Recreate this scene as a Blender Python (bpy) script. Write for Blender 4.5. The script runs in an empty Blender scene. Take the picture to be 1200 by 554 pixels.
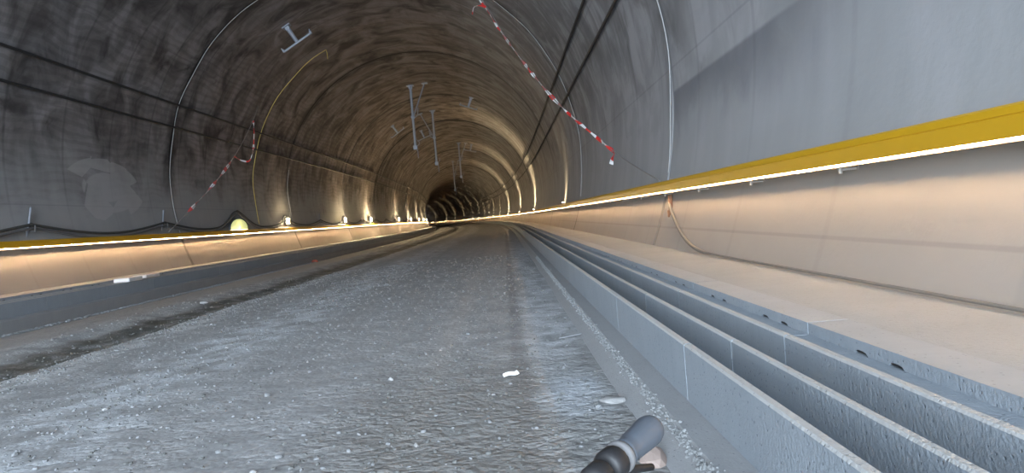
import bpy, math, random
from mathutils import Vector, Matrix, noise
random.seed(7)
C = bpy.context.scene.collection
scene = bpy.context.scene
# ------------------------------------------------------------------ camera
EYE = 1.0
FPX = 850.0                                   # focal length in pixels of the 1200 px wide frame
cam_d = bpy.data.cameras.new('camera'); cam = bpy.data.objects.new('camera', cam_d); C.objects.link(cam)
cam_d.sensor_width = 36.0; cam_d.lens = 36.0*FPX/1200.0; cam_d.clip_start = 0.02; cam_d.clip_end = 1000
roll = math.radians(4.8)
fy = Vector((-9/FPX, 23/FPX, -1)).normalized()          # the tunnel axis in camera space
fx = Vector((math.cos(roll), math.sin(roll), 0)); fx = (fx - fy*fx.dot(fy)).normalized()
fz = fx.cross(fy)
cam.matrix_world = Matrix.Translation((0, 0, EYE)) @ Matrix((fx, fy, fz)).to_4x4()
scene.camera = cam
# ------------------------------------------------------------------ daylight and exposure
SKY = 33.0
LED = 118.0
LED_COL = (1.0, 0.66, 0.35)
w = bpy.data.worlds.new('sky'); scene.world = w; w.use_nodes = True
bg = w.node_tree.nodes['Background']; bg.inputs[0].default_value = (0.74, 0.87, 1.0, 1); bg.inputs[1].default_value = SKY
pd = bpy.data.lights.new('portal_daylight', 'AREA'); pd.shape = 'RECTANGLE'; pd.size = 13.6; pd.size_y = 9.2
pd.cycles.is_portal = True
po = bpy.data.objects.new('portal_daylight', pd); C.objects.link(po)
po.matrix_world = Matrix.Translation((-3.95, -15.9, 4.3)) @ Matrix(((1,0,0),(0,0,-1),(0,1,0))).to_4x4()
vs = scene.view_settings
vs.view_transform = 'Standard'; vs.look = 'None'; vs.exposure = 0.0; vs.gamma = 1.0; vs.use_curve_mapping = False
scene.cycles.diffuse_bounces = 6; scene.cycles.max_bounces = 10; scene.cycles.sample_clamp_indirect = 6.0
scene.cycles.use_light_tree = True

# ------------------------------------------------------------------ tunnel geometry
UC, ZC, RAD = -3.95, EYE+1.82, 6.6            # centre of the lining circle, its radius
S0, RC = 40.0, 1100.0                          # the bore bends left beyond S0
S_START, S_END = -16.0, 345.0
JOINTS = [10.8 + 12.5*i for i in range(-4, 27)]
def centre(s):
    if s <= S0: return 0.0, s, 0.0
    a = (s-S0)/RC
    return -RC*(1-math.cos(a)), S0+RC*math.sin(a), a
def P(u, s, z):
    x, y, a = centre(s)
    return Vector((x+u*math.cos(a), y+u*math.sin(a), z))
def wall_u(z, side):
    h = math.sqrt(max(0.0, RAD*RAD-(z-ZC)**2))
    return UC+h if side > 0 else UC-h

# ------------------------------------------------------------------ helpers
class MB:
    def __init__(s): s.v = []; s.f = []; s.uv = None
    def add(s, vs, fs):
        n = len(s.v); s.v += [tuple(p) for p in vs]; s.f += [tuple(i+n for i in f) for f in fs]
    def box(s, c, d, m=None, bev=0.0):
        x, y, z = d[0]/2, d[1]/2, d[2]/2
        if bev <= 0:
            vs = [(sx*x, sy*y, sz*z) for sx in (-1, 1) for sy in (-1, 1) for sz in (-1, 1)]
            fs = [(0,1,3,2), (4,6,7,5), (0,4,5,1), (2,3,7,6), (0,2,6,4), (1,5,7,3)]
        else:
            b = min(bev, .45*min(d)); vs = []; fs = []
            def ring(zz, ix, iy, cc):
                px, py = x-ix, y-iy
                return [(px-cc, -py, zz), (px, -py+cc, zz), (px, py-cc, zz), (px-cc, py, zz), (-px+cc, py, zz), (-px, py-cc, zz), (-px, -py+cc, zz), (-px+cc, -py, zz)]
            rs = [ring(-z, b, b, b*.4), ring(-z+b, 0, 0, b), ring(z-b, 0, 0, b), ring(z, b, b, b*.4)]
            for r in rs: vs += r
            for k in range(3):
                for i in range(8):
                    j = (i+1) % 8; fs.append((k*8+i, k*8+j, (k+1)*8+j, (k+1)*8+i))
            fs.append(tuple(range(7, -1, -1))); fs.append(tuple(range(24, 32)))
        T = (Matrix.Translation(Vector(c)) @ (m.to_4x4() if m else Matrix.Identity(4)))
        s.add([T @ Vector(p) for p in vs], fs); return s
    def tube(s, pts, r, n=8, caps=True):
        pts = [Vector(p) for p in pts]; rr = r if isinstance(r, (list, tuple)) else [r]*len(pts)
        vs = []; prev = None
        for i, p in enumerate(pts):
            t = (pts[min(i+1, len(pts)-1)]-pts[max(i-1, 0)]).normalized()
            if prev is None:
                a = Vector((0, 0, 1)) if abs(t.z) < .9 else Vector((1, 0, 0))
            else: a = prev
            b = t.cross(a).normalized(); a = b.cross(t).normalized(); prev = a
            for k in range(n):
                q = 2*math.pi*k/n; vs.append(p+(a*math.cos(q)+b*math.sin(q))*rr[i])
        fs = []
        for i in range(len(pts)-1):
            for k in range(n):
                l = (k+1) % n; fs.append((i*n+k, i*n+l, (i+1)*n+l, (i+1)*n+k))
        if caps: fs.append(tuple(range(n-1, -1, -1))); fs.append(tuple((len(pts)-1)*n+k for k in range(n)))
        s.add(vs, fs); return s
    def prism(s, prof, y0, y1):            # closed (x, z) outline extruded along y
        n = len(prof); vs = [(x, y0, z) for x, z in prof]+[(x, y1, z) for x, z in prof]
        fs = [(i, (i+1) % n, n+(i+1) % n, n+i) for i in range(n)]
        fs.append(tuple(range(n-1, -1, -1))); fs.append(tuple(range(n, 2*n)))
        s.add(vs, fs); return s
    def sweep(s, prof, ss, closed=False, caps=False):
        n = len(prof); vs = []; fs = []; uv = []
        acc = [0.0]
        for i in range(1, n): acc.append(acc[-1]+math.hypot(prof[i][0]-prof[i-1][0], prof[i][1]-prof[i-1][1]))
        for q in ss:
            for i, (u, z) in enumerate(prof): vs.append(P(u, q, z)); uv.append((acc[i], q))
        m = n if closed else n-1
        for k in range(len(ss)-1):
            for i in range(m):
                j = (i+1) % n; fs.append((k*n+i, k*n+j, (k+1)*n+j, (k+1)*n+i))
        if caps: fs.append(tuple(range(n-1, -1, -1))); fs.append(tuple((len(ss)-1)*n+i for i in range(n)))
        s.uv = (s.uv or [])+uv; s.add(vs, fs); return s
    def stone(s, c, d, seed, sub=1, flat=1.0):
        vs, fs = ICO[sub]; rz = Matrix.Rotation(seed*2.39, 3, 'Z') @ Matrix.Rotation(seed*1.3 % .8, 3, 'X')
        off = Vector((seed*3.1 % 97, seed*1.7 % 53, seed % 31))
        out = []
        for v in vs:
            k = 1+.42*noise.noise(v*1.3+off)
            p = rz @ Vector((v.x*d[0]*k, v.y*d[1]*k, v.z*d[2]*k)); out.append(p+Vector(c))
        s.add(out, fs); return s
    def build(s, name, mat, parent=None, smooth=False, recalc=True):
        me = bpy.data.meshes.new(name); me.from_pydata(s.v, [], s.f)
        if s.uv and len(s.uv) == len(s.v):
            l = me.uv_layers.new(name='UVMap'); idx = [0]*len(me.loops); me.loops.foreach_get('vertex_index', idx)
            flat = []
            for i in idx: flat += s.uv[i]
            l.data.foreach_set('uv', flat)
        if recalc:
            import bmesh
            bm = bmesh.new(); bm.from_mesh(me); bmesh.ops.recalc_face_normals(bm, faces=bm.faces); bm.to_mesh(me); bm.free()
        if smooth: me.polygons.foreach_set('use_smooth', [True]*len(me.polygons))
        if mat: me.materials.append(mat)
        o = bpy.data.objects.new(name, me); C.objects.link(o); o.parent = parent
        return o
def _ico():
    import bmesh
    r = {}
    for k in (1, 2, 3):
        bm = bmesh.new(); bmesh.ops.create_icosphere(bm, subdivisions=k, radius=1)
        bm.verts.index_update(); r[k] = ([v.co.copy() for v in bm.verts], [tuple(v.index for v in f.verts) for f in bm.faces]); bm.free()
    return r
ICO = _ico()
def tag(o, label=None, cat=None, group=None, kind=None):
    if label: o['label'] = label
    if cat: o['category'] = cat
    if group: o['group'] = group
    o['kind'] = kind or 'thing'
    return o
def empty(name, loc=(0, 0, 0), rz=0.0):
    o = bpy.data.objects.new(name, None); o.empty_display_size = .1; C.objects.link(o); o.location = loc; o.rotation_euler = (0, 0, rz); return o
def kids(o): return list(KIDS.get(o.name, []))
KIDS = {}
def copy_tree(o, parent=None):
    c = o.copy(); C.objects.link(c); c.parent = parent
    for k in o.children:
        d = k.copy(); C.objects.link(d); d.parent = c
        for g in k.children:
            e = g.copy(); C.objects.link(e); e.parent = d
    return c
ORD = ['first', 'second', 'third', 'fourth', 'fifth', 'sixth', 'seventh', 'eighth', 'ninth', 'tenth', 'eleventh', 'twelfth']

# ------------------------------------------------------------------ materials
class NT:
    def __init__(s, name):
        s.m = bpy.data.materials.new(name); s.m.use_nodes = True; s.t = s.m.node_tree; s.b = s.t.nodes['Principled BSDF']
    def n(s, ty, **kw):
        x = s.t.nodes.new(ty)
        for k, v in kw.items(): setattr(x, k, v)
        return x
    def l(s, a, b): s.t.links.new(a, b)
    def coord(s, kind='Object', scale=(1, 1, 1)):
        tc = s.n('ShaderNodeTexCoord'); mp = s.n('ShaderNodeMapping'); mp.inputs['Scale'].default_value = scale
        s.l(tc.outputs[kind], mp.inputs[0]); return mp.outputs[0]
    def noise(s, vec, scale, detail=4, rough=.55, dist=0):
        x = s.n('ShaderNodeTexNoise'); x.inputs['Scale'].default_value = scale; x.inputs['Detail'].default_value = detail
        x.inputs['Roughness'].default_value = rough; x.inputs['Distortion'].default_value = dist; s.l(vec, x.inputs['Vector']); return x.outputs['Fac']
    def ramp(s, fac, stops):
        r = s.n('ShaderNodeValToRGB'); e = r.color_ramp.elements
        while len(e) > 1: e.remove(e[-1])
        e[0].position = stops[0][0]; e[0].color = tuple(stops[0][1])+(1,)
        for p, c in stops[1:]:
            q = e.new(p); q.color = tuple(c)+(1,)
        s.l(fac, r.inputs[0]); return r.outputs[0]
    def val(s, fac, a, b, lo=0.0, hi=1.0):
        r = s.n('ShaderNodeMapRange'); r.interpolation_type = 'SMOOTHSTEP'
        for i, x in enumerate((a, b, lo, hi)): r.inputs[i+1].default_value = x
        s.l(fac, r.inputs[0]); return r.outputs[0]
    def math(s, op, a, b=None):
        x = s.n('ShaderNodeMath', operation=op)
        for i, q in enumerate((a, b)):
            if q is None: continue
            if isinstance(q, (int, float)): x.inputs[i].default_value = q
            else: s.l(q, x.inputs[i])
        return x.outputs[0]
    def mix(s, fac, a, b, mode='MIX'):
        x = s.n('ShaderNodeMix', data_type='RGBA', blend_type=mode)
        for i, q in ((0, fac), (6, a), (7, b)):
            if isinstance(q, (int, float)): x.inputs[i].default_value = q
            elif isinstance(q, tuple): x.inputs[i].default_value = q+(1,)
            else: s.l(q, x.inputs[i])
        return x.outputs[2]
    def bump(s, h, strength, dist=.01, prev=None):
        x = s.n('ShaderNodeBump'); x.inputs['Strength'].default_value = strength; x.inputs['Distance'].default_value = dist
        s.l(h, x.inputs['Height'])
        if prev is not None: s.l(prev, x.inputs['Normal'])
        return x.outputs[0]
    def out(s, col=None, rough=.8, nrm=None, metal=0.0):
        if col is not None:
            if isinstance(col, tuple): s.b.inputs['Base Color'].default_value = col+(1,)
            else: s.l(col, s.b.inputs['Base Color'])
        if isinstance(rough, (int, float)): s.b.inputs['Roughness'].default_value = rough
        else: s.l(rough, s.b.inputs['Roughness'])
        s.b.inputs['Metallic'].default_value = metal
        if nrm is not None: s.l(nrm, s.b.inputs['Normal'])
        return s.m
def plain(name, col, rough=.6, metal=0.0, var=.15, sc=12):
    t = NT(name); v = t.coord('Object'); f = t.noise(v, sc, 4)
    c = t.mix(f, tuple(x*(1-var) for x in col), tuple(min(1, x*(1+var)) for x in col))
    return t.out(c, rough, t.bump(f, .15, .004), metal)
def emit(name, col, strength):
    t = NT(name); t.b.inputs['Base Color'].default_value = col+(1,)
    t.b.inputs['Emission Color'].default_value = col+(1,); t.b.inputs['Emission Strength'].default_value = strength
    return t.m

def lining_material():
    t = NT('lining_concrete')
    uvn = t.n('ShaderNodeUVMap'); uvn.uv_map = 'UVMap'
    sep = t.n('ShaderNodeSeparateXYZ'); t.l(uvn.outputs[0], sep.inputs[0])
    a, q = sep.outputs[0], sep.outputs[1]               # metres round the arch from the right springing, metres along the bore
    obj = t.coord('Object')
    so = t.n('ShaderNodeSeparateXYZ'); t.l(obj, so.inputs[0]); z = so.outputs[2]
    def vec(ka, kq):
        c = t.n('ShaderNodeCombineXYZ'); t.l(t.math('MULTIPLY', a, ka), c.inputs[0]); t.l(t.math('MULTIPLY', q, kq), c.inputs[1]); return c.outputs[0]
    big = t.noise(vec(.5, .28), 1.0, 5, .6, .6)
    streak = t.noise(vec(.35, 1.7), 1.0, 4, .52, .5)
    blot = t.noise(vec(.8, .9), 1.0, 5, .56, .9)
    lay = t.noise(vec(7.0, .8), 1.0, 3, .5, .8)
    fine = t.noise(vec(14, 14), 1.0, 4, .6)
    # bare grey concrete below, sooty brown crown above a ragged line
    line = t.math('ADD', t.math('ADD', z, t.math('MULTIPLY', t.math('SUBTRACT', big, .5), 3.2)), t.math('MULTIPLY', t.math('SUBTRACT', streak, .5), 2.6))
    soot = t.val(line, 1.6, 4.4)
    right = t.val(a, 9.0, 6.2)                          # less of the dark tone on the right-hand flank
    soot = t.math('MULTIPLY', soot, t.math('SUBTRACT', 1.0, t.math('MULTIPLY', right, .42)))
    bare = t.mix(t.math('ADD', t.math('MULTIPLY', streak, .5), t.math('MULTIPLY', big, .5)), (.27, .275, .285), (.475, .48, .49))
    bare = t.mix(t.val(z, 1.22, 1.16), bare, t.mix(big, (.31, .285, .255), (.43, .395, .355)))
    far = t.val(q, 16, 34)
    dark = t.ramp(blot, [(.25, (.075, .069, .070)), (.5, (.165, .152, .153)), (.78, (.30, .28, .28))])
    dark2 = t.ramp(blot, [(.25, (.085, .066, .058)), (.5, (.195, .155, .138)), (.78, (.36, .295, .265))])
    dark = t.mix(far, dark, dark2)
    dark = t.mix(t.math('MULTIPLY', t.val(blot, .48, .30), .55), dark, (.03, .026, .025))
    col = t.mix(soot, bare, dark)
    # pale lime patches and runs
    lime = t.val(t.math('ADD', t.math('MULTIPLY', blot, .55), t.math('MULTIPLY', streak, .45)), .46, .60)
    col = t.mix(t.math('MULTIPLY', t.math('MULTIPLY', lime, t.val(line, 1.2, 2.6)), t.math('ADD', .22, t.math('MULTIPLY', right, .5))), col, (.42, .42, .44))
    # wavy pour layers on the left flank
    wv = t.n('ShaderNodeTexWave'); wv.bands_direction = 'X'; wv.inputs['Scale'].default_value = 1.5; wv.inputs['Distortion'].default_value = 8.0
    wv.inputs['Detail'].default_value = 3; wv.inputs['Detail Scale'].default_value = .8; t.l(vec(1.0, .5), wv.inputs['Vector'])
    left = t.val(a, 14.0, 17.0)
    col = t.mix(t.math('MULTIPLY', t.math('MULTIPLY', t.val(wv.outputs['Fac'], .45, .8), t.math('MULTIPLY', left, soot)), .22), col, (.05, .045, .045))
    col = t.mix(t.math('MULTIPLY', t.math('MULTIPLY', t.val(lay, .48, .7), soot), .10), col, (.05, .045, .042))
    # form panel joints across and along the bore
    fr = t.math('ABSOLUTE', t.math('SUBTRACT', t.math('FRACT', t.math('DIVIDE', q, 2.083)), .5))
    pj = t.val(fr, .008, .03, 1.0, 0.0)
    col = t.mix(t.math('MULTIPLY', pj, t.math('ADD', .06, t.math('MULTIPLY', t.math('MULTIPLY', soot, streak), .5))), col, (.03, .028, .027))
    fa = t.math('ABSOLUTE', t.math('SUBTRACT', t.math('FRACT', t.math('DIVIDE', t.math('ADD', a, 1.02), 2.36)), .5))
    pa = t.val(fa, .003, .009, 1.0, 0.0)
    col = t.mix(t.math('MULTIPLY', pa, .16), col, (.05, .05, .05))
    # dark staining along the ring joints
    fj = t.math('ABSOLUTE', t.math('SUBTRACT', t.math('FRACT', t.math('ADD', t.math('DIVIDE', t.math('SUBTRACT', q, 10.8), 12.5), .5)), .5))
    js = t.val(t.math('ADD', fj, t.math('MULTIPLY', t.math('SUBTRACT', blot, .5), .10)), .0, .05, 1.0, 0.0)
    col = t.mix(t.math('MULTIPLY', t.math('MULTIPLY', js, soot), .72), col, (.04, .036, .034))
    jl = t.val(fj, .004, .009, 1.0, 0.0)
    col = t.mix(t.math('MULTIPLY', jl, t.math('MAXIMUM', t.math('MULTIPLY', soot, t.val(q, 11, 20, .2, .85)), t.val(z, 1.22, 1.16, 0.0, .5))), col, (.018, .016, .015))
    # damp stain under the horizontal seam of the nearest right-hand block
    zs = t.math('ADD', z, t.math('MULTIPLY', t.math('SUBTRACT', blot, .5), 1.3))
    below = t.math('MULTIPLY', t.val(z, 2.66, 2.60), t.val(zs, 1.75, 2.65))
    st = t.math('MULTIPLY', t.math('MULTIPLY', below, t.val(q, 10.75, 10.70)), t.math('MULTIPLY', t.val(q, 4.6, 7.0), t.val(a, 4, 3)))
    col = t.mix(t.math('MULTIPLY', st, .62), col, (.10, .105, .125))
    # splash of pale mortar on the left wall
    vo = t.n('ShaderNodeTexVoronoi'); vo.feature = 'F1'; vo.inputs['Scale'].default_value = 1.6; t.l(vec(1.0, .6), vo.inputs['Vector'])
    sv = t.n('ShaderNodeSeparateColor'); t.l(vo.outputs['Color'], sv.inputs[0])
    ds = t.math('DIVIDE', t.math('SUBTRACT', q, 19.6), 1.5); dz = t.math('DIVIDE', t.math('SUBTRACT', z, 2.65), .62)
    dd = t.math('ADD', t.math('ADD', t.math('MULTIPLY', ds, ds), t.math('MULTIPLY', dz, dz)), t.math('MULTIPLY', t.math('SUBTRACT', sv.outputs[0], .5), 2.4))
    col = t.mix(t.math('MULTIPLY', t.math('MULTIPLY', t.val(dd, .95, .85), t.val(a, 18, 19)), .48), col, (.50, .49, .50))
    h = t.math('ADD', t.math('MULTIPLY', blot, .5), t.math('MULTIPLY', fine, .35))
    return t.out(col, .86, t.bump(h, .22, .03))
def ground_material():
    t = NT('gravel_ground')
    uvn = t.n('ShaderNodeUVMap'); uvn.uv_map = 'UVMap'
    sep = t.n('ShaderNodeSeparateXYZ'); t.l(uvn.outputs[0], sep.inputs[0]); u, q = sep.outputs[0], sep.outputs[1]
    c = t.n('ShaderNodeCombineXYZ'); t.l(u, c.inputs[0]); t.l(q, c.inputs[1]); uv = c.outputs[0]
    c2 = t.n('ShaderNodeCombineXYZ'); t.l(u, c2.inputs[0]); t.l(t.math('MULTIPLY', q, .12), c2.inputs[1])
    trk = t.noise(c2.outputs[0], 2.2, 4, .55, .3)
    big = t.noise(uv, .55, 5, .6, .5); mid = t.noise(uv, 3.0, 5, .6); fine = t.noise(uv, 26, 4, .65)
    vo = t.n('ShaderNodeTexVoronoi'); vo.inputs['Scale'].default_value = 15; t.l(uv, vo.inputs['Vector'])
    vo2 = t.n('ShaderNodeTexVoronoi'); vo2.inputs['Scale'].default_value = 38; t.l(uv, vo2.inputs['Vector'])
    col = t.ramp(t.math('ADD', t.math('MULTIPLY', mid, .5), t.math('MULTIPLY', fine, .5)), [(.3, (.24, .245, .25)), (.5, (.385, .395, .405)), (.72, (.54, .55, .56))])
    col = t.mix(t.math('MULTIPLY', t.val(trk, .42, .66), .35), col, (.40, .40, .40))
    wob = t.math('MULTIPLY', t.math('SUBTRACT', big, .5), 1.1)
    uu = t.math('ADD', u, wob)
    def band(x, hw, soft):
        return t.val(t.math('ABSOLUTE', t.math('SUBTRACT', uu, x)), hw, hw+soft, 1.0, 0.0)
    br = t.val(mid, .38, .62)
    for x, hw, soft, colr, k in ((-2.75, .25, .55, (.64, .68, .72), .75), (-4.35, .2, .45, (.66, .68, .69), .8), (-5.95, .1, .3, (.56, .58, .58), .7),
                                 (.30, .10, .30, (.60, .62, .65), .85)):
        col = t.mix(t.math('MULTIPLY', t.math('MULTIPLY', band(x, hw, soft), br), k), col, colr)
    col = t.mix(t.math('MULTIPLY', t.val(t.math('ABSOLUTE', t.math('ADD', u, .55)), .02, .16, 1.0, 0.0), .35), col, (.50, .48, .46))
    col = t.mix(t.math('MULTIPLY', t.val(t.math('ABSOLUTE', t.math('SUBTRACT', u, .02)), .02, .10, 1.0, 0.0), .45), col, (.17, .17, .175))
    rgh = t.math('MULTIPLY', t.val(t.math('ADD', q, t.math('MULTIPLY', t.math('SUBTRACT', mid, .5), 2.0)), 6.2, 3.8), t.val(t.math('ADD', u, wob), -1.3, -.5))
    col = t.mix(t.math('MULTIPLY', rgh, .62), col, t.mix(fine, (.17, .17, .16), (.30, .30, .285)))
    wet = band(-5.2, .25, .4)
    col = t.mix(t.math('MULTIPLY', t.math('MULTIPLY', wet, t.val(mid, .7, .4, .45, 1.0)), .85), col, (.06, .065, .055))
    berm = band(-7.5, .8, .5)
    col = t.mix(t.math('MULTIPLY', berm, .7), col, (.34, .352, .358))
    # chalky spill beside the footing
    dx = t.math('SUBTRACT', u, .3); dq = t.math('MULTIPLY', t.math('SUBTRACT', q, 4.0), .35)
    dist = t.math('ADD', t.math('SQRT', t.math('ADD', t.math('MULTIPLY', dx, dx), t.math('MULTIPLY', dq, dq))), t.math('MULTIPLY', t.math('SUBTRACT', mid, .5), .5))
    col = t.mix(t.math('MULTIPLY', t.val(dist, .05, .26, 1.0, 0.0), .62), col, (.64, .69, .75))
    h = t.math('ADD', t.math('MULTIPLY', vo.outputs['Distance'], -.7), t.math('ADD', t.math('MULTIPLY', vo2.outputs['Distance'], -.4), t.math('MULTIPLY', fine, .45)))
    h = t.math('MULTIPLY', h, t.math('ADD', t.val(mid, .42, .62, .25, .75), t.math('MULTIPLY', rgh, .7)))
    t.b.inputs['Specular IOR Level'].default_value = .15
    return t.out(col, t.val(wet, 0, 1, .9, .6), t.bump(h, .62, .024))
def cast_material(name, lo, hi, bump=.55):
    t = NT(name); v = t.coord('Object'); f = t.noise(v, 3.0, 6, .6); g = t.noise(v, 60, 3, .6)
    sv = t.coord('Object', (5, 9, .8)); st = t.noise(sv, 1.5, 4, .6)
    oi = t.n('ShaderNodeObjectInfo')
    col = t.mix(t.math('ADD', t.math('MULTIPLY', f, .6), t.math('MULTIPLY', st, .4)), lo, hi)
    col = t.mix(t.math('MULTIPLY', oi.outputs['Random'], .22), col, tuple(x*.72 for x in lo))
    pit = t.n('ShaderNodeTexVoronoi'); pit.inputs['Scale'].default_value = 34; t.l(v, pit.inputs['Vector'])
    pf = t.val(pit.outputs['Distance'], .08, .2, 1.0, 0.0)
    col = t.mix(t.math('MULTIPLY', pf, .45), col, tuple(x*.4 for x in lo))
    return t.out(col, .85, t.bump(t.math('SUBTRACT', t.math('ADD', g, f), pf), bump, .01))
M = {}
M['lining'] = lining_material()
M['ground'] = ground_material()
M['trough'] = cast_material('trough_concrete', (.255, .298, .342), (.40, .445, .49))
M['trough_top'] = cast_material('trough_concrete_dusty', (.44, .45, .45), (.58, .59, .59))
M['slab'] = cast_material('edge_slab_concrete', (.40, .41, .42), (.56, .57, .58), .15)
M['footing'] = cast_material('footing_concrete', (.29, .30, .31), (.43, .44, .455), .3)
def walkway_material():
    t = NT('sandy_walkway'); v = t.coord('Object'); f = t.noise(v, 1.4, 5, .6); g = t.noise(v, 45, 4, .7)
    col = t.mix(f, (.36, .365, .365), (.49, .49, .485)); col = t.mix(t.math('MULTIPLY', t.val(g, .5, .75), .3), col, (.25, .24, .2))
    return t.out(col, .95, t.bump(g, .7, .012))
M['walk'] = walkway_material()
M['yellow'] = plain('yellow_rail', (.64, .36, .012), .42, 0, .05, 3)
M['led'] = emit('led_strip', LED_COL, LED); M['led_left'] = emit('led_strip_left', LED_COL, LED*2.0)
M['bracket'] = plain('bracket_metal', (.42, .38, .34), .5, .4)
M['galv'] = plain('galvanised_steel', (.33, .35, .40), .5, .3)
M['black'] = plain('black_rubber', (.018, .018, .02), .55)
M['sag'] = plain('dusty_black_cable', (.07, .072, .07), .7)
M['cable_dark'] = plain('dark_cable', (.03, .03, .032), .6)
M['cable_grey'] = plain('grey_cable', (.16, .16, .165), .6)
M['white_hose'] = plain('white_hose', (.40, .40, .39), .6)
M['yellow_hose'] = plain('yellow_hose', (.58, .46, .13), .6)
M['hose'] = plain('grey_hose', (.20, .19, .175), .7)
M['rust'] = plain('rusty_steel', (.22, .11, .06), .8)
M['wire'] = plain('steel_wire', (.30, .29, .28), .5, .5)
M['lens'] = emit('lamp_lens', (1.0, .80, .48), 60.0)
M['green_wash'] = emit('wash_panel_glow', (.80, .88, .40), .55); M['batten'] = emit('batten_lens', (1.0, .85, .5), 9.0)
M['foam'] = plain('white_board', (.80, .80, .80), .7, 0, .05)
M['grip'] = plain('grip_rubber', (.10, .12, .15), .55, 0, .1, 30)
M['stone'] = plain('gravel_stone', (.25, .26, .27), .9, 0, .45, 2.3)
M['dark_stone'] = plain('dark_gravel_stone', (.15, .155, .15), .9, 0, .4, 2.3)
M['pale_stone'] = plain('pale_stone', (.36, .36, .36), .9, 0, .25, 8)
M['pink_stone'] = plain('pinkish_rubble', (.32, .25, .22), .9, 0, .35, 10)
M['red'] = plain('red_brick', (.42, .10, .06), .8, 0, .25, 10)
M['rubble'] = plain('crumbled_concrete', (.25, .26, .265), .95, 0, .4, 14)
def tape_material():
    t = NT('barrier_tape'); uvn = t.n('ShaderNodeUVMap'); uvn.uv_map = 'UVMap'
    sep = t.n('ShaderNodeSeparateXYZ'); t.l(uvn.outputs[0], sep.inputs[0])
    f = t.val(t.math('FRACT', t.math('DIVIDE', sep.outputs[1], .44)), .49, .51)
    return t.out(t.mix(f, (.62, .035, .03), (.80, .79, .78)), .45)
M['tape'] = tape_material()

# ------------------------------------------------------------------ the lining: walls and ceiling
def srows():
    js = set(); r = []
    for j in JOINTS:
        if S_START < j < S_END: r += [(j-.30, 0), (j-.08, 0), (j-.05, 0), (j-.03, 1), (j+.03, 1), (j+.05, 0), (j+.08, 0), (j+.30, 0)]
    q = S_START
    while q <= S_END:
        if all(abs(q-j) > .5 for j in JOINTS): r.append((q, 0))
        q += 2.0
    return sorted(r)
ROWS = srows()
blk = {}
def lining(name, a0, a1, n):
    mb = MB(); uv = []; nn = n+1
    vs = []
    for q, g in ROWS:
        b = math.floor((q-10.8)/12.5)
        if b not in blk: blk[b] = (random.Random(b*7+3).uniform(-.03, .03))
        for i in range(nn):
            th = math.radians(a0+(a1-a0)*i/n)
            rr = RAD+blk[b]*math.sin(max(0.0, min(math.pi, th)))+(.025 if g else 0)
            vs.append(P(UC+rr*math.cos(th), q, ZC+rr*math.sin(th))); uv.append((RAD*th, q))
    fs = []
    for k in range(len(ROWS)-1):
        for i in range(n): fs.append((k*nn+i, (k+1)*nn+i, (k+1)*nn+i+1, k*nn+i+1))
    mb.v = [tuple(v) for v in vs]; mb.f = fs; mb.uv = uv
    o = mb.build(name, M['lining'], smooth=True, recalc=False); tag(o, kind='structure'); return o
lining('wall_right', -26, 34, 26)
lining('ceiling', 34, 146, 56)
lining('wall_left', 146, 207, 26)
m = MB(); m.box((0, 0, 0), (16, .4, 12)); o = m.build('far_light_cap', M['footing']); tag(o, kind='structure')  # unseen cap added to keep sky light out of the far end
x, y, a = centre(S_END-.6); p = P(UC, S_END-.6, 3.0); o.location = p; o.rotation_euler = (0, 0, a)
# ------------------------------------------------------------------ gravel floor
GP = [(.9, -.02), (.62, .0), (.5, .0), (.2, 0), (-2, 0), (-4.0, -.06), (-4.5, -.09), (-4.9, -.17), (-5.2, -.20), (-5.6, -.16), (-6.1, -.10), (-7.2, -.14), (-8.0, -.24), (-8.6, -.29), (-9.6, -.29)]
def gz(u):
    for (u0, z0), (u1, z1) in zip(GP, GP[1:]):
        if u0 >= u >= u1:
            f = (u0-u)/(u0-u1); f = f*f*(3-2*f); return z0+(z1-z0)*f
    return GP[0][1] if u > 0 else GP[-1][1]
def lump(u, s):
    k = .016*noise.noise((u*1.1, s*.7, 3.1))+.007*noise.noise((u*4.5, s*4.0, 9.7))+.005*noise.noise((u*13, s*12, 1.2))
    k += .003*abs(noise.noise((u*27, s*25, 5.5)))
    ditch = math.exp(-((u+5.2)/.9)**2)
    k += ditch*.03*noise.noise((u*3, s*2.2, 7))
    return k*min(1.0, max(.1, (.66-u)/.35))
def ground_h(u, s): return gz(u)+lump(u, s)
ss = [S_START, -12, -7, -3, -1, 0, .6]; q = .9
while q < S_END: ss.append(q); q += max(.035, .0125*q)
ss.append(S_END)
us = [.9-.045*i for i in range(int(10.4/.045))]
mb = MB(); uv = []; vs = []
for q in ss:
    for u in us:
        zz = ground_h(u, q) if q < 60 else gz(u)+(.02*noise.noise((u*1.1, q*.7, 3.1)))
        vs.append(tuple(P(u, q, zz))); uv.append((u, q))
nn = len(us); mb.v = vs; mb.uv = uv
mb.f = [(k*nn+i, k*nn+i+1, (k+1)*nn+i+1, (k+1)*nn+i) for k in range(len(ss)-1) for i in range(nn-1)]
o = mb.build('floor', M['ground'], smooth=True); tag(o, kind='structure')
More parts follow.
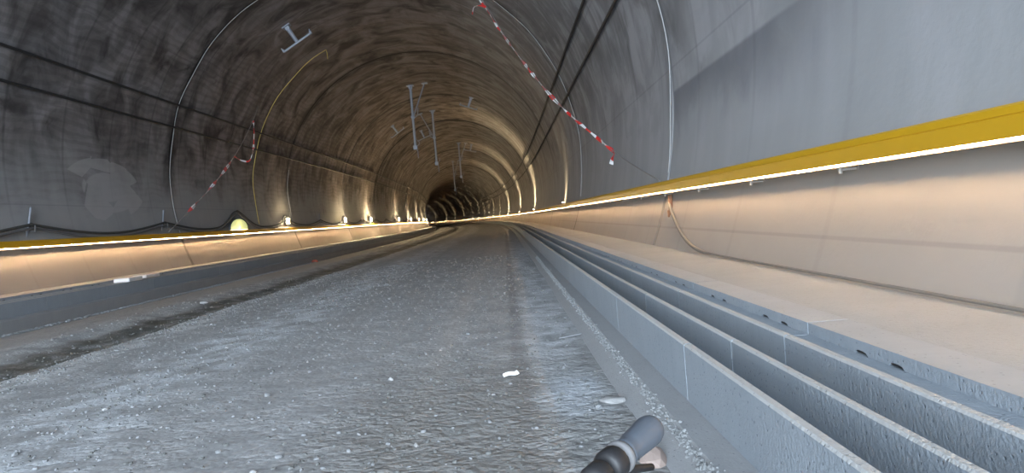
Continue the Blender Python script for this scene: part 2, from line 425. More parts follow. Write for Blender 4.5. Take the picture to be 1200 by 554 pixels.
# ------------------------------------------------------------------ footings and walkways, right then left (mirrored about UC)
LONG = [S_START]+[-10, -5, 0, 5, 10, 15, 20, 30, 40]+[40+6*i for i in range(1, 51)]
def mir(prof, dz): return [(2*UC-u, z+dz) for u, z in prof]
DZL = -.10
foot_r = [(.53, -.25), (.53, .0), (.60, .03), (.65, .055), (.66, .07), (2.25, .07), (2.25, -.25)]
foot_l = [(2*UC-u, z) for u, z in [(.63, -.45), (.63, -.05), (.65, -.03), (2.35, -.03), (2.35, -.45)]]
for pr in (foot_r, foot_l):
    o = MB().sweep(pr, LONG, closed=True, caps=True).build('trough_footing', M['footing']); tag(o, kind='structure')
walk_r = [(1.56, .06), (1.56, .383), (1.60, .387), (1.8, .39), (2.30, .392), (2.30, .06)]
walk_l = mir([(1.56, .06), (1.56, .383), (1.60, .387), (1.8, .39), (2.35, .392), (2.35, .06)], DZL)
for pr in (walk_r, walk_l):
    o = MB().sweep(pr, LONG, closed=True, caps=True).build('walkway', M['walk']); tag(o, kind='structure')

# ------------------------------------------------------------------ cable trough elements, two channels each
TL = 2.06
def wallprof(x0, x1, z0, z1, c=.008): return [(x0, z0), (x1, z0), (x1, z1-c), (x1-c, z1), (x0+c, z1), (x0, z1-c)]
def wall_piece(name, x0, x1, z0, z1, par, top=True):
    o = MB().prism(wallprof(x0, x1, z0, z1), .006, TL-.006).build(name, M['trough'], par)
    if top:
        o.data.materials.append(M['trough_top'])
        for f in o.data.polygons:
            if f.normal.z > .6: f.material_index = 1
    return o
def make_trough():
    r = empty('cable_trough')
    wall_piece('front_wall', .784, .826, .071, .34, r)
    wall_piece('middle_wall', 1.005, 1.042, .115, .34, r)
    wall_piece('back_wall', 1.255, 1.298, .115, .34, r)
    o = MB().prism([(.826, .071), (1.50, .071), (1.50, .30), (1.47, .325), (1.41, .325), (1.41, .334), (1.298, .334), (1.298, .115), (.826, .115)], .006, TL-.006).build('base', M['trough'], r)
    return r
def far_trough():
    mb = MB()
    mb.prism(wallprof(.784, .826, .071, .34), 0, TL-.01); mb.prism(wallprof(1.005, 1.042, .11, .34), 0, TL-.01); mb.prism(wallprof(1.255, 1.298, .11, .34), 0, TL-.01)
    mb.prism([(.826, .071), (1.50, .071), (1.50, .325), (1.298, .325), (1.298, .115), (.826, .115)], 0, TL-.01)
    return mb.build('cable_trough', M['trough'])
def make_slab():
    # edge slab with four hand-hole notches in the lower edge of its face
    h = .045; z1 = .39; z0 = .3345
    nt = [.30, .56, 1.30, 1.56]
    outline = [(0.006, z0)]
    for c in nt: outline += [(c-.055, z0), (c-.04, z0+.012), (c-.015, z0+.016), (c+.015, z0+.016), (c+.04, z0+.012), (c+.055, z0)]
    outline += [(TL-.006, z0), (TL-.006, z1), (.006, z1)]
    mb = MB(); n = len(outline); x0, x1 = 1.370, 1.562
    vs = [(x0, y, z) for y, z in outline]+[(x1, y, z) for y, z in outline]
    # front face split so that it stays planar quads
    mb.add(vs, [(i, (i+1) % n, n+(i+1) % n, n+i) for i in range(n)]+[tuple(range(n-1, -1, -1)), tuple(range(n, 2*n))])
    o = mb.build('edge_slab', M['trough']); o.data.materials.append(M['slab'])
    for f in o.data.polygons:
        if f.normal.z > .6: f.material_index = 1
    far = o.copy(); C.objects.link(far)
    for c in nt: MB().box((1.384, c, .3455), (.02, .096, .014), bev=.003).build('notch_shade', M['black'], o)  # black boxes stand in for the shade inside the notches
    return o, far
def place(o, u, s, side, L, dz):
    x, y, a = centre(s+L/2)
    if side > 0:
        p = P(0, s, 0) if s < S0 else P(0, s, 0)
        o.location = (p.x, p.y, dz); o.rotation_euler = (0, 0, a)
    else:
        p = P(2*UC, s+L, 0); o.location = (p.x, p.y, dz); o.rotation_euler = (0, 0, a+math.pi)
tp = make_trough(); ft = far_trough(); sl, sl2 = make_slab()
firstT = firstF = firstS = firstS2 = True
for side, dz, nm in ((1, 0.0, 'right'), (-1, DZL, 'left')):
    base = -2.82 if side > 0 else -2.82
    n_el = 82 if side > 0 else 82
    vis0 = 3 if side > 0 else 7
    for i in range(n_el):
        s = base+TL*i
        if s+TL < .6 and side > 0 or side < 0 and s+TL < 8.0: continue
        near = s < 46
        if near:
            o = tp if firstT else copy_tree(tp); firstT = False
        else:
            o = ft if firstF else ft.copy()
            if not firstF: C.objects.link(o)
            firstF = False
        place(o, 0, s, side, TL, dz)
        k = i-(2 if side > 0 else 6)
        if 0 <= k < 10 and near:
            tag(o, 'open grey concrete cable trough beside the %s walkway, %s from the camera in its row' % (nm, ORD[k]), 'cable trough', 'cable troughs along the %s walkway' % nm)
        elif k < 0:
            tag(o, 'grey concrete cable trough at the frame edge, nearest in the %s row' % nm, 'cable trough', 'cable troughs along the %s walkway' % nm)
        else:
            tag(o, 'distant grey concrete cable trough past the tenth in the row beside the %s walkway' % nm, 'cable trough', 'distant cable troughs along the %s walkway' % nm)
        c = (sl if firstS else copy_tree(sl)) if near else (sl2 if firstS2 else copy_tree(sl2))
        if not near: firstS2 = False
        firstS = False
        place(c, 0, s, side, TL, dz)
        if 0 <= k < 10:
            tag(c, 'pale concrete slab with dark notches edging the %s walkway, %s from the camera' % (nm, ORD[k]), 'edge slab', 'edge slabs of the %s walkway' % nm)
        elif k < 0:
            tag(c, 'pale notched concrete edge slab at the frame edge, nearest on the %s walkway' % nm, 'edge slab', 'edge slabs of the %s walkway' % nm)
        else:
            tag(c, 'distant pale concrete edge slab past the tenth one along the %s walkway' % nm, 'edge slab', 'distant edge slabs of the %s walkway' % nm)

# ------------------------------------------------------------------ lit yellow handrails
HL = 5.4
def make_rail(full, led):
    r = empty('handrail')
    prof = [(-.048, .001), (-.052, .006), (-.052, .094), (-.047, .097), (-.047, .102), (-.051, .105), (-.044, .140), (-.030, .152), (.030, .152), (.046, .140), (.050, .10), (.050, .001)]
    MB().prism(prof, .004, HL-.004).build('rail_profile', M['yellow'], r)
    MB().prism([(-.037, -.003), (-.029, -.003), (-.029, .003), (-.037, .003)], .004, HL-.004).build('light_strip', led, r)
    if full:
        MB().prism([(-.022, -.0175), (-.018, -.0175), (-.018, .004), (-.022, .004)], .004, HL-.004).build('added_shade_flange', M['bracket'], r)  # added flange, shades the wall just under the rail from the strip
        for k in range(3):
            y = .72+1.8*k; b = MB()
            b.box((.005, y, -.004), (.055, .10, .030), bev=.006)
            b.tube([(.012, y-.03, -.012), (.012, y-.03, -.058)], .014, 10)
            b.box((.07, y-.02, -.030), (.14, .026, .020), bev=.004)
            b.box((.132, y-.02, -.028), (.014, .07, .07), bev=.004)
            b.build('bracket', M['bracket'], r)
    return r
for side, z0, nm, n_el in ((1, EYE+.160, 'right', 62), (-1, EYE+.200, 'left', 32)):
    led = M['led'] if side > 0 else M['led_left']; ra = make_rail(True, led); rb = make_rail(False, led); fa = fb = True
    for i in range(n_el):
        s = -2.95+HL*i
        if side < 0 and s+HL < 7: continue
        if s < 110:
            o = ra if fa else copy_tree(ra); fa = False
        else:
            o = rb if fb else copy_tree(rb); fb = False
        x, y, a = centre(s+HL/2); u = (wall_u(z0, side)-.137*side)
        if side > 0: p = P(u, s, z0); o.rotation_euler = (0, 0, a)
        else: p = P(u, s+HL, z0); o.rotation_euler = (0, 0, a+math.pi)
        o.location = p
        k = i-(0 if side > 0 else 2)
        if k < 6: tag(o, 'yellow handrail section with glowing strip on the %s wall, %s from the camera' % (nm, ORD[k]), 'handrail', 'handrail sections on the %s wall' % nm)
        else: tag(o, 'distant yellow lit handrail section past the sixth one on the %s wall' % nm, 'handrail', 'distant handrail sections on the %s wall' % nm)

# ------------------------------------------------------------------ wall lamps
def make_lamp(name):
    r = empty(name)
    b = MB().box((.055, 0, .15), (.11, .40, .34), bev=.02); b.box((.055, 0, -.02), (.06, .08, .08), bev=.01); b.build('housing', M['cable_grey'], r)
    MB().box((-.012, 0, .16), (.09, .34, .27), bev=.02).build('lens', M['lens'], r)
    return r
def lamp_light(par, loc, e, rad=.08, col=(1.0, .76, .42)):
    ld = bpy.data.lights.new('lamp_glow', 'POINT'); ld.energy = e; ld.shadow_soft_size = rad; ld.color = col
    lo = bpy.data.objects.new('lamp_glow', ld); C.objects.link(lo); lo.parent = par; lo.location = loc
lp = make_lamp('bulkhead_lamp'); f = True
for i, s in enumerate((34.6, 47.2, 57.0, 75.0, 89.0, 104.0, 119.0, 136.0)):
    o = lp if f else copy_tree(lp); f = False
    z = 1.50; x, y, a = centre(s); u = wall_u(z, -1)+.13
    o.location = P(u, s, z); o.rotation_euler = (0, 0, a+math.pi)
    if i == 1: lamp_light(o, (-.20, 0, .15), 200)
    else: lamp_light(o, (-.20, 0, .15), 60 if i == 0 else 420)
    tag(o, 'glowing lamp above the left handrail, %s of its row from the camera' % ORD[i], 'wall lamp', 'bright lamps on the left wall')
def make_uplight():
    r = empty('uplight')
    b = MB().box((.05, 0, 0), (.10, .26, .16), bev=.02); b.build('housing', M['cable_grey'], r)
    MB().box((.055, 0, .085), (.07, .20, .02), bev=.005).build('lens', M['lens'], r)
    return r
lp = make_uplight(); f = True
for i, s in enumerate((29.3, 56.0, 80.0, 104.0, 124.0, 140.0, 152.0, 164.0, 178.0, 196.0, 220.0, 245.0, 270.0, 300.0)):  # the last three are added to brighten the dark far end
    o = lp if f else copy_tree(lp); f = False
    z = 1.30; x, y, a = centre(s); u = wall_u(z, 1)-.115
    o.location = P(u, s, z); o.rotation_euler = (0, 0, a)
    ld = bpy.data.lights.new('lamp_glow', 'SPOT'); ld.energy = 120 if i == 0 else (1700 if i < 4 else 260); ld.spot_size = math.radians(105); ld.spot_blend = .8; ld.shadow_soft_size = .04; ld.color = (1.0, .76, .42)
    lo = bpy.data.objects.new('lamp_glow', ld); C.objects.link(lo); lo.parent = o; lo.location = (.02, 0, .13); lo.rotation_euler = (math.radians(180), math.radians(8), 0)
    tag(o, 'lamp washing light up the right wall, %s of its row from the camera' % (ORD+['thirteenth', 'farthest'])[i], 'uplight', 'uplights on the right wall')
# glowing dome panel standing in for a lamp's wash above the left handrail
o = empty('wash_panel'); z = 1.36; s = 28.4
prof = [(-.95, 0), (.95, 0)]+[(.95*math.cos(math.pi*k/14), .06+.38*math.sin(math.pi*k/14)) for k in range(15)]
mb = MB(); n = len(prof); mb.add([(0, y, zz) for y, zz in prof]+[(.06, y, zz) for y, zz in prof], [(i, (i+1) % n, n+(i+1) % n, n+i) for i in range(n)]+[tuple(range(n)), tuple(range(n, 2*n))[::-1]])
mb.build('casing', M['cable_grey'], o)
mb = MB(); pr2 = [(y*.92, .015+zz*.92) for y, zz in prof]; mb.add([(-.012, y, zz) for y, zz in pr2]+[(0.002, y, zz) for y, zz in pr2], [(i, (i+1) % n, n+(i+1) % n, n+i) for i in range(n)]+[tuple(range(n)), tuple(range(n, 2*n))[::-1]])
mb.build('lit_panel', M['green_wash'], o)
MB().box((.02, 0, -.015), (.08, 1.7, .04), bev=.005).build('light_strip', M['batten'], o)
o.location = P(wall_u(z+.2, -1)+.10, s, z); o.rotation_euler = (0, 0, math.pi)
lamp_light(o, (-.15, 0, .05), 5)
tag(o, 'pale green dome imitating lamp wash on the left handrail below a hump in the cable', 'sign')

# ------------------------------------------------------------------ cables along the lining
def arcp(th, s, inset=0.0):
    t = math.radians(th); return P(UC+(RAD-inset)*math.cos(t), s, ZC+(RAD-inset)*math.sin(t))
SC = [-6+3*i for i in range(60)]
for th, lab in ((16.6, 'thick dark cable running along the right wall, lower of the pair'), (23.3, 'thick dark cable running along the right wall, upper of the pair'),
                (157.0, 'thick dark cable running along the left wall, upper of the pair'), (163.2, 'thick dark cable running along the left wall, lower of the pair')):
    o = MB().tube([arcp(th+.05*math.sin(s*.7), s, .068) for s in SC], .035, 8).build('lining_cable', M['cable_dark'], smooth=True)
    tag(o, lab, 'cable', 'pairs of dark cables along the lining')
def sag(s):
    k = ((s-16.0) % 6.25)/6.25; z = 1.70-.26*math.sin(math.pi*k)
    for sl_ in (34.6, 47.2, 57.0, 75.0, 89.0, 104.0): z += max(0.0, 1.93-z)*math.exp(-((s-sl_)/.55)**2)
    return z+.42*math.exp(-((s-28.4)/1.2)**2)
SS = [9.75+.25*i for i in range(int(100/.25))]
for r, mat, dzz, din, lab in ((.032, 'sag', 0, .115, 'thick black cable sagging between hooks on the left wall'), (.026, 'cable_grey', -.085, .115, 'thin grey cable sagging just under the thick black one on the left wall')):
    o = MB().tube([P(wall_u(sag(s)+dzz, -1)+din, s, sag(s)+dzz*(1.15+.2*math.sin(s*1.1))) for s in SS], r, 8).build('sagging_cable', M[mat], smooth=True)
    tag(o, lab, 'cable')
hk = None; kh = -1
for i in range(14):
    s = 16.0+6.25*i; z = 1.66
    if any(abs(s-q) < 1.0 for q in (28.4, 34.6, 47.2, 57.0, 75.0, 89.0, 104.0)): continue
    kh += 1
    if hk is None:
        r = empty('cable_hook'); MB().tube([(.10, -.16, .42), (.085, -.02, .06), (.10, .08, -.20), (.10, .17, -.42)], .022, 8).build('rod', M['galv'], r)
        b = MB().box((.09, 0, -.02), (.06, .06, .16), bev=.008); b.tube([(.08, 0, -.11), (-.05, 0, -.12), (-.06, 0, .02)], .012, 6); b.build('clamp', M['cable_grey'], r); hk = r; o = r
    else: o = copy_tree(hk)
    x, y, a = centre(s); o.location = P(wall_u(z, -1)+.13, s, z); o.rotation_euler = (0, 0, a+math.pi)
    k = kh
    tag(o, 'grey rod hook holding the sagging cables on the left wall, %s from the left' % (ORD[k] if k < 12 else 'last'), 'cable hook', 'cable hooks on the left wall')
# hoses over the ring joints
def ring(s, t0, t1, r, mat, name, lab, inset=.015, tail=None):
    n = int(abs(t1-t0)/2.0)+2; pts = [arcp(t0+(t1-t0)*i/(n-1), s+.04*math.sin(i*.5), inset+.02*math.sin(i*.37)**2) for i in range(n)]
    if tail: pts += tail
    o = MB().tube(pts, r, 8).build(name, M[mat], smooth=True); return tag(o, lab, 'hose')
ring(23.3, -12, 191, .010, 'white_hose', 'ring_hose', 'thin white hose arching over the whole tunnel from wall to wall')
ring(10.8, -12, 120, .009, 'white_hose', 'ring_hose', 'thin white hose climbing the right wall from the handrail, nearest the camera')
e = arcp(117, 31, .03)
ring(31.0, 191, 118, .014, 'yellow_hose', 'ring_hose', 'thin yellow hose climbing the left wall with a drooping upper end', tail=[e, e+Vector((.03, 0, -.12)), e+Vector((.04, 0, -.40))])
ring(35.9, 192, 168, .012, 'white_hose', 'ring_hose', 'faint thin hose rising from the brightest lamp on the left wall')
# hose falling from the handrail to the walkway on the right
pts = []
for k in range(25):
    f = k/24; s = 10.55-2.9*f**1.1; z = 1.12-.70*math.sin(f*math.pi/2)**1.05
    z = max(z, .425); pts.append(P(wall_u(z, 1)-.04-.03*math.sin(f*math.pi), s, z))
for k in range(1, 30):
    s = 7.65-.3*k; pts.append(P(wall_u(.42, 1)-.035, s, .42))
o = MB().tube(pts, [.020]*22+[.016, .013, .011]+[.010]*29, 8).build('drooping_hose', M['hose'], smooth=True); tag(o, 'grey hose hanging from the right handrail and running along the foot of the wall', 'hose')
b = MB().box((0, 0, 0), (.05, .07, .30), Matrix.Rotation(.08, 3, 'X'), bev=.01); b.box((-.03, .02, -.12), (.03, .03, .10), bev=.006)
o = b.build('rusty_clamp', M['rust']); o.location = P(wall_u(.98, 1)-.03, 10.25, .97); tag(o, 'small rusty brown clamp on the right wall where the hose starts', 'clamp')
# dark loop of cable on the upper right wall
u0 = Vector((wall_u(4.05, 1)-.02, 7.1, 3.20))
pts = [Vector((wall_u(z, 1)-.02, s, z)) for s, z in ((7.00, 3.62), (6.99, 3.40), (7.02, 3.24), (7.10, 3.15), (7.20, 3.14), (7.29, 3.22), (7.33, 3.40), (7.33, 3.64))]
o = MB().tube(pts, .018, 8).build('cable_loop', M['cable_grey'], smooth=True); tag(o, 'small dark loop of cable hanging high on the right wall near the top edge', 'cable')

# ------------------------------------------------------------------ barrier tape on wires
def bez(pts, n):
    pts = [Vector(p) for p in pts]; out = []
    for i in range(len(pts)-1):
        p0 = pts[max(i-1, 0)]; p1 = pts[i]; p2 = pts[i+1]; p3 = pts[min(i+2, len(pts)-1)]
        for k in range(n):
            t = k/n; out.append(.5*((2*p1)+(p2-p0)*t+(2*p0-5*p1+4*p2-p3)*t*t+(3*p1-p0-3*p2+p3)*t**3))
    out.append(pts[-1]); return out
def ribbon(mb, path, width, twist, ph=0.0):
    acc = 0; vs = []; uv = []; fs = []; n = len(path); th = .004
    for i, p in enumerate(path):
        if i: acc += (p-path[i-1]).length
        t = (path[min(i+1, n-1)]-path[max(i-1, 0)]).normalized()
        a = t.cross(Vector((.2, 1, .1))).normalized(); b = t.cross(a)
        q = ph+acc*twist+.8*math.sin(acc*3.1); d = a*math.cos(q)+b*math.sin(q); nn = t.cross(d)
        ww = width*(.65+.35*math.sin(acc*5+ph))
        for sx, sn in ((-1, -1), (1, -1), (1, 1), (-1, 1)): vs.append(p+d*sx*ww/2+nn*sn*th/2); uv.append((sx*.5+.5, acc))
    for i in range(n-1):
        for k in range(4): fs.append((i*4+k, i*4+(k+1) % 4, i*4+4+(k+1) % 4, i*4+4+k))
    fs.append((3, 2, 1, 0)); fs.append(tuple((n-1)*4+k for k in range(4)))
    mb.uv = (mb.uv or [])+uv; mb.add(vs, fs)
E = EYE
wr = bez([(2.34, 10.7, E+.33), (2.03, 13.0, E+1.02), (1.25, 15.1, E+2.32), (.45, 17.3, E+4.1), (-.17, 19.0, E+5.7), (-1.62, 22.0, E+7.97)], 10)
o = MB().tube(wr, .012, 6).build('steel_wire', M['wire'], smooth=True); tag(o, 'thin grey wire slung from the right handrail up to the ceiling, carrying barrier tape', 'wire')
mb = MB(); seg = bez([(2.03, 13.0, E+1.02), (1.25, 15.1, E+2.32), (.45, 17.3, E+4.1), (-.17, 19.0, E+5.7), (-.32, 19.4, E+6.0)], 26)
ribbon(mb, seg, .09, 3.4)
a = Vector((2.03, 13.0, E+1.02)); ribbon(mb, bez([a, a+Vector((.02, -.05, -.06)), a+Vector((-.03, -.08, -.16)), a+Vector((-.06, -.1, -.25))], 6), .10, 3.0, 1.0)
a = Vector((-.02, 18.6, E+5.35)); ribbon(mb, bez([a, a+Vector((-.15, 0, .05)), a+Vector((-.30, 0, .02)), a+Vector((-.36, 0, -.16))], 6), .08, 1.0, .5)
o = mb.build('barrier_tape', M['tape']); tag(o, 'long red and white barrier tape twisted round the wire on the right', 'barrier tape')
w0 = Vector((wall_u(1.42, -1)+.10, 22.4, 1.42)); w3 = Vector((wall_u(E+5.3, -1)+.03, 29.6, E+5.3))
def lw(f): return w0.lerp(w3, f)+Vector((.35*math.sin(math.pi*f), 0, -.12*math.sin(math.pi*f)))
o = MB().tube([lw(i/30) for i in range(31)], .012, 6).build('steel_wire', M['wire'], smooth=True); tag(o, 'thin grey wire slanting up the left wall, carrying barrier tape', 'wire')
mb = MB(); ribbon(mb, [lw(.13+.42*i/50) for i in range(51)], .11, 2.6)
a = lw(.55); b_ = lw(.86)
ribbon(mb, bez([a, a+Vector((.22, .1, -.16)), a+Vector((.45, .2, -.18)), a+Vector((.58, .25, .10)), b_+Vector((.0, -.2, -1.05)), b_+Vector((.02, 0, -.25)), b_], 14), .10, 2.2, .6)
o = mb.build('barrier_tape', M['tape']); tag(o, 'shorter red and white barrier tape hanging in a bow on the left wall', 'barrier tape')

# ------------------------------------------------------------------ steel drop posts and brackets on the crown
def vault_z(u): return ZC+math.sqrt(RAD*RAD-(u-UC)**2)
def drop_post(u, s, zb, ub, label):
    zt = vault_z(u); r = empty('drop_post', P(u, s, zt)); L = zt-zb
    MB().tube([(0, 0, 0), (0, 0, -L)], .075, 10).build('post', M['galv'], r)
    b = MB().box((0, 0, -.03), (.46, .40, .05), bev=.01); b.box((0, 0, -.12), (.24, .05, .16)); b.box((0, 0, -.12), (.05, .24, .16)); b.build('top_plate', M['galv'], r)
    zz = vault_z(ub)-zt
    MB().tube([(ub-u, 0, zz), (.06 if ub > u else -.06, 0, -L*.48)], .04, 8).build('brace', M['galv'], r)
    MB().box((ub-u, 0, zz-.04), (.36, .30, .06), Matrix.Rotation(math.atan2(ub-UC, vault_z(ub)-ZC), 3, 'Y'), bev=.01).build('brace_plate', M['galv'], r)
    sg = 1 if ub > u else -1
    b = MB().box((0, 0, -L*.5), (.22, .22, .14), bev=.01); b.tube([(0, 0, -L*.53), (sg*.30, 0, -L*.47), (sg*.36, 0, -L*.36)], .03, 8); b.build('clamp', M['galv'], r)
    b = MB().box((0, 0, -L+.10), (.24, .24, .24), bev=.01); b.tube([(.05, 0, -L+.06), (.12, 0, -L-.12), (.12, 0, -L-.55)], .03, 8); b.tube([(.02, 0, -L+.15), (.25, 0, -L+.28), (.25, 0, -L+.5)], .025, 8); b.build('foot_bracket', M['galv'], r)
    tag(r, label, 'drop post', 'steel drop posts under the crown'); return r
drop_post(-4.97, 43.9, E+4.5, -4.1, 'longest grey steel post with a brace hanging from the ceiling, nearest of the posts')
drop_post(-4.62, 54.7, E+4.3, -5.55, 'grey steel post hanging from the ceiling, second nearest with its brace on the left')
drop_post(-4.80, 102.0, E+4.2, -4.0, 'tiny distant grey steel post hanging from the ceiling, farthest of the row')
drop_post(-3.6, 79.0, E+4.6, -2.8, 'thin distant grey steel post hanging from the ceiling, right of the two large posts')
def ceiling_bracket(u, s, sc, label, spin=0.0):
    z = vault_z(u); th = math.atan2(u-UC, z-ZC); r = empty('ceiling_bracket', P(u, s, z)); r.rotation_euler = (0, th, spin)
    b = MB().box((0, 0, -.02*sc), (.34*sc, .30*sc, .05), bev=.01); b.box((0, 0, -.10*sc), (.18*sc, .18*sc, .14*sc), bev=.01); b.build('anchor_plate', M['galv'], r)
    MB().tube([(0, 0, -.1*sc), (0, 0, -.74*sc)], [.085*sc, .075*sc], 10).build('stem', M['galv'], r)
    MB().tube([(-.62*sc, 0, -.74*sc), (.62*sc, 0, -.74*sc)], .045*sc, 8).build('crossbar', M['galv'], r)
    for x in (-1, 1):
        b = MB().box((x*.62*sc, 0, -.72*sc), (.08*sc, .12*sc, .11*sc), bev=.01); b.tube([(x*.62*sc, 0, -.66*sc), (x*.65*sc, 0, -.58*sc)], .022*sc, 8); b.build('end_clamp', M['galv'], r)
    tag(r, label, 'ceiling bracket', 'T-shaped brackets on the crown'); return r
ceiling_bracket(-7.28, 26.5, .95, 'pale T-shaped steel bracket on the ceiling at upper left, nearest of its kind')
ceiling_bracket(-7.56, 53.7, .9, 'small T-shaped steel bracket on the ceiling left of the longest hanging post')
ceiling_bracket(-1.47, 47.6, .9, 'small T-shaped steel bracket on the ceiling right of the hanging posts, above the other one')
ceiling_bracket(-2.2, 79.5, 1.0, 'tiny T-shaped steel bracket on the ceiling right of the posts, lower and farther')
ceiling_bracket(-6.28, 62.6, 1.0, 'tiny T-shaped steel bracket on the ceiling seen between the two large hanging posts')

# ------------------------------------------------------------------ scooter handlebar reaching into the frame
r = empty('scooter', (-.10, .70, 0))
def L_(p): return Vector(p)-Vector((-.10, .70, 0))
tip = L_((.182, 1.00, .692)); low = L_((.122, .905, .688)); mid_ = L_((.02, .80, .655)); stem = L_((-.10, .70, .640))
gp = [low.lerp(tip, k/12) for k in range(13)]
MB().tube(gp, [.0175, .0185, .0165, .0175, .0185, .0190, .0195, .0200, .0205, .0210, .0212, .0195, .0120], 20).build('grip', M['grip'], r, smooth=True)
MB().tube([low+(tip-low)*.05, low, mid_, stem, stem+Vector((-.1, -.06, .01)), stem+Vector((-.24, -.16, .03))], .011, 12).build('handlebar', M['galv'], r, smooth=True)
d_ = (low-tip).normalized()
MB().tube([low+d_*.001, low+d_*.006, low+d_*.012], [.020, .0215, .020], 20).build('grip_collar', M['cable_grey'], r, smooth=True)
b = MB().tube([low+d_*.014, low+d_*.022, low+d_*.040, low+d_*.046], [.016, .021, .021, .016], 16); b.build('lever_clamp', M['black'], r, smooth=True)
b = MB().tube([low+d_*.05+Vector((-.01, .012, -.004)), low+d_*.03+Vector((-.005, .03, -.018)), low+Vector((.02, .045, -.035)), low+Vector((.05, .075, -.045))], [.009, .008, .006, .005], 10); b.build('brake_lever', M['black'], r, smooth=True)
MB().tube([low+d_*.055, low+d_*.062, low+d_*.085, low+d_*.09], [.013, .018, .018, .012], 16).build('bell', M['black'], r, smooth=True)
MB().tube([stem, L_((-.10, .74, .40)), L_((-.10, .80, .16))], .018, 12).build('stem', M['black'], r, smooth=True)
def torus(mb, c, R_, r_, n=28, k=8):
    vs = []; fs = []
    for i in range(n):
        a = 2*math.pi*i/n
        for j in range(k):
            q = 2*math.pi*j/k; vs.append(Vector(c)+Vector((r_*math.sin(q), (R_+r_*math.cos(q))*math.cos(a), (R_+r_*math.cos(q))*math.sin(a))))
    for i in range(n):
        for j in range(k): fs.append((i*k+j, i*k+(j+1) % k, ((i+1) % n)*k+(j+1) % k, ((i+1) % n)*k+j))
    mb.add(vs, fs)
for yy in (.82, .08):
    mb = MB(); torus(mb, L_((-.10, yy, .115)), .085, .02); mb.tube([L_((-.125, yy, .115)), L_((-.075, yy, .115))], .03, 12); mb.build('wheel', M['black'], r, smooth=True)
MB().box(L_((-.10, .45, .12)), (.13, .56, .04), bev=.012).build('deck', M['black'], r)
tag(r, 'dark grey rubber handlebar grip with black brake lever at the bottom edge, by the footing', 'scooter')

# ------------------------------------------------------------------ loose things on the ground
def loose(name, mat, u, s, d, seed, label, cat, group=None, sub=2, z=None, flat=.4):
    zz = ground_h(u, s) if z is None else z
    o = MB().stone((0, 0, d[2]*.55), d, seed, sub).build(name, M[mat]); o.location = P(u, s, zz); tag(o, label, cat, group); return o
b = MB(); pr = bez([(-.045, 0, .02), (-.01, .01, .028), (.03, .03, .022), (.05, .03, .03)], 5)
ribbon(b, pr, .035, 1.0); o = b.build('paper_scrap', M['foam']); o.location = P(-.045, 4.5, ground_h(-.045, 4.5)-.002); tag(o, 'small white crumpled scrap lying alone in the middle of the gravel road', 'scrap')
o = MB().box((0, 0, 0), (.20, .012, .010), bev=.003).build('wooden_stick', M['stone']); o.location = P(.44, 5.7, ground_h(.44, 5.7)+.02); o.rotation_euler = (.0, -.05, .35); tag(o, 'thin pale stick lying on the gravel near the right footing', 'stick')
loose('rubble_chunk', 'pink_stone', .50, 2.78, (.085, .06, .035), 11, 'pinkish broken rubble chunk on the gravel just right of the handlebar grip', 'rubble')
loose('rubble_chunk', 'pale_stone', .47, 3.72, (.075, .04, .018), 5, 'flat pale stone on the gravel against the footing, above the handlebar grip', 'rubble')
loose('rubble_chunk', 'red', -8.15, 30.8, (.16, .10, .07), 9, 'reddish chunk lying at the foot of the left kerb', 'rubble')
loose('rubble_chunk', 'pale_stone', -5.75, 13.6, (.08, .04, .025), 4, 'white chip on the dirt beside the dark ditch at left', 'rubble')
for (u, s, zz, L, w_, h_, lab) in ((2*UC-.92, 16.9, .24, .62, .20, .09, 'white foam board lying across the left trough, nearer of the two'), (2*UC-1.10, 18.1, .24, .70, .20, .08, 'white foam board lying across the left trough, farther of the two')):
    b = MB().box((0, 0, h_/2), (.36, L, h_), bev=.012); o = b.build('foam_board', M['foam']); o.location = P(u, s, zz); tag(o, lab, 'board')
rs = random.Random(21)
big = []
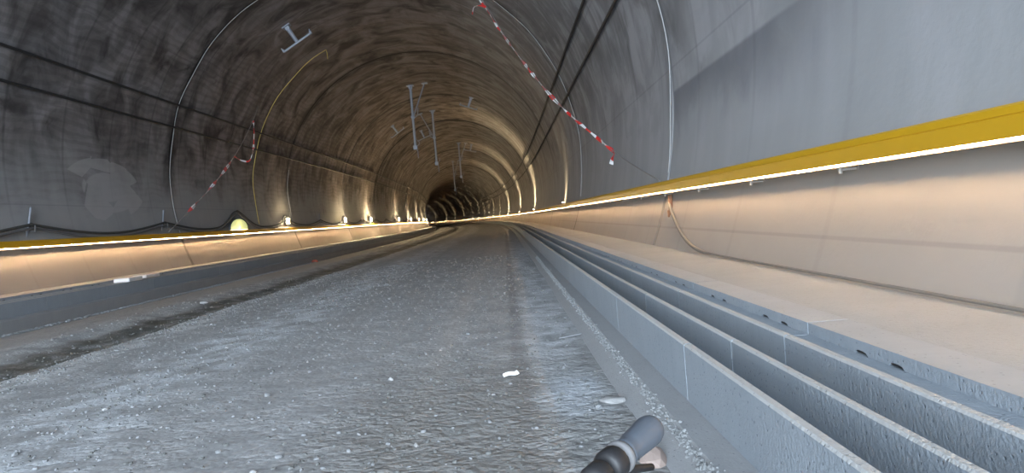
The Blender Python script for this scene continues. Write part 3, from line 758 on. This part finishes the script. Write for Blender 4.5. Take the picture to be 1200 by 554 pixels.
for i in range(48):
    s = 2.75+9*rs.random()**1.6; u = rs.uniform(-.62*s, .40) if rs.random() < .7 else rs.gauss(-2.7, .5)
    u = max(-4.4, min(.42, u)); d = rs.uniform(.007, .017)
    loose('loose_stone', 'pale_stone' if rs.random() < .35 else 'stone', u, s, (d*1.3, d, d*.75), i*13+2, 'loose pebble standing out on the gravel road', 'stone', 'larger pebbles on the road', sub=2)
# gravel: countless chips
def gravel(n, seed, mat, label, pick, d0, d1):
    g = random.Random(seed); mb = MB(); k = 0
    while k < n:
        s = 2.3+17*g.random()**1.7; u = pick(g)
        if u > .50 or u < -8.3 or abs(u) > s*.82: continue
        d = d0+(d1-d0)*g.random()**2.2*(1.5 if s > 9 else 1)
        mb.stone((u, s, ground_h(u, s)+d*.28), (d*1.25, d, d*.72), k*3+seed, 1); k += 1
    o = mb.build('gravel', M[mat], recalc=False); tag(o, label, 'gravel', kind='stuff')
def pick_pale(g):
    t = g.random()
    return g.gauss(-2.7, .5) if t < .24 else g.gauss(-4.3, .25) if t < .52 else g.gauss(-5.95, .2) if t < .60 else g.uniform(-4.8, .5)
def pick_dark(g):
    t = g.random()
    return g.gauss(-2.7, .6) if t < .2 else g.gauss(-4.5, .3) if t < .36 else g.gauss(-5.3, .35) if t < .55 else g.uniform(-1.1, .5) if t < .8 else g.uniform(-4.8, .5)
gravel(5200, 2, 'stone', 'pale grey gravel chips strewn over the road', pick_pale, .004, .012)
gravel(4200, 5, 'dark_stone', 'darker grey gravel chips strewn over the road and ditch', pick_dark, .004, .013)
mb = MB()
for k in range(1500):
    s = 2.2+14*rs.random()**1.5; u = .635+rs.gauss(0, .012); d = rs.uniform(.003, .010)
    mb.stone((u, s, .05+.02*(u-.63)/.03), (d*1.2, d, d*.9), k*5+2, 1)
o = mb.build('rubble_line', M['rubble'], recalc=False); tag(o, 'crumbled concrete line along the edge of the right footing', 'rubble', kind='stuff')
mb = MB()
for k in range(1200):
    s = 9+22*rs.random(); u = -8.25+rs.gauss(0, .07)+.04*math.sin(s); d = rs.uniform(.008, .03)
    mb.stone((u, s, gz(u)+.01), (d*1.2, d, d*.9), k*7+2, 1)
o = mb.build('rubble_line', M['rubble'], recalc=False); tag(o, 'crumbled dirt clods along the foot of the left kerb', 'rubble', kind='stuff')
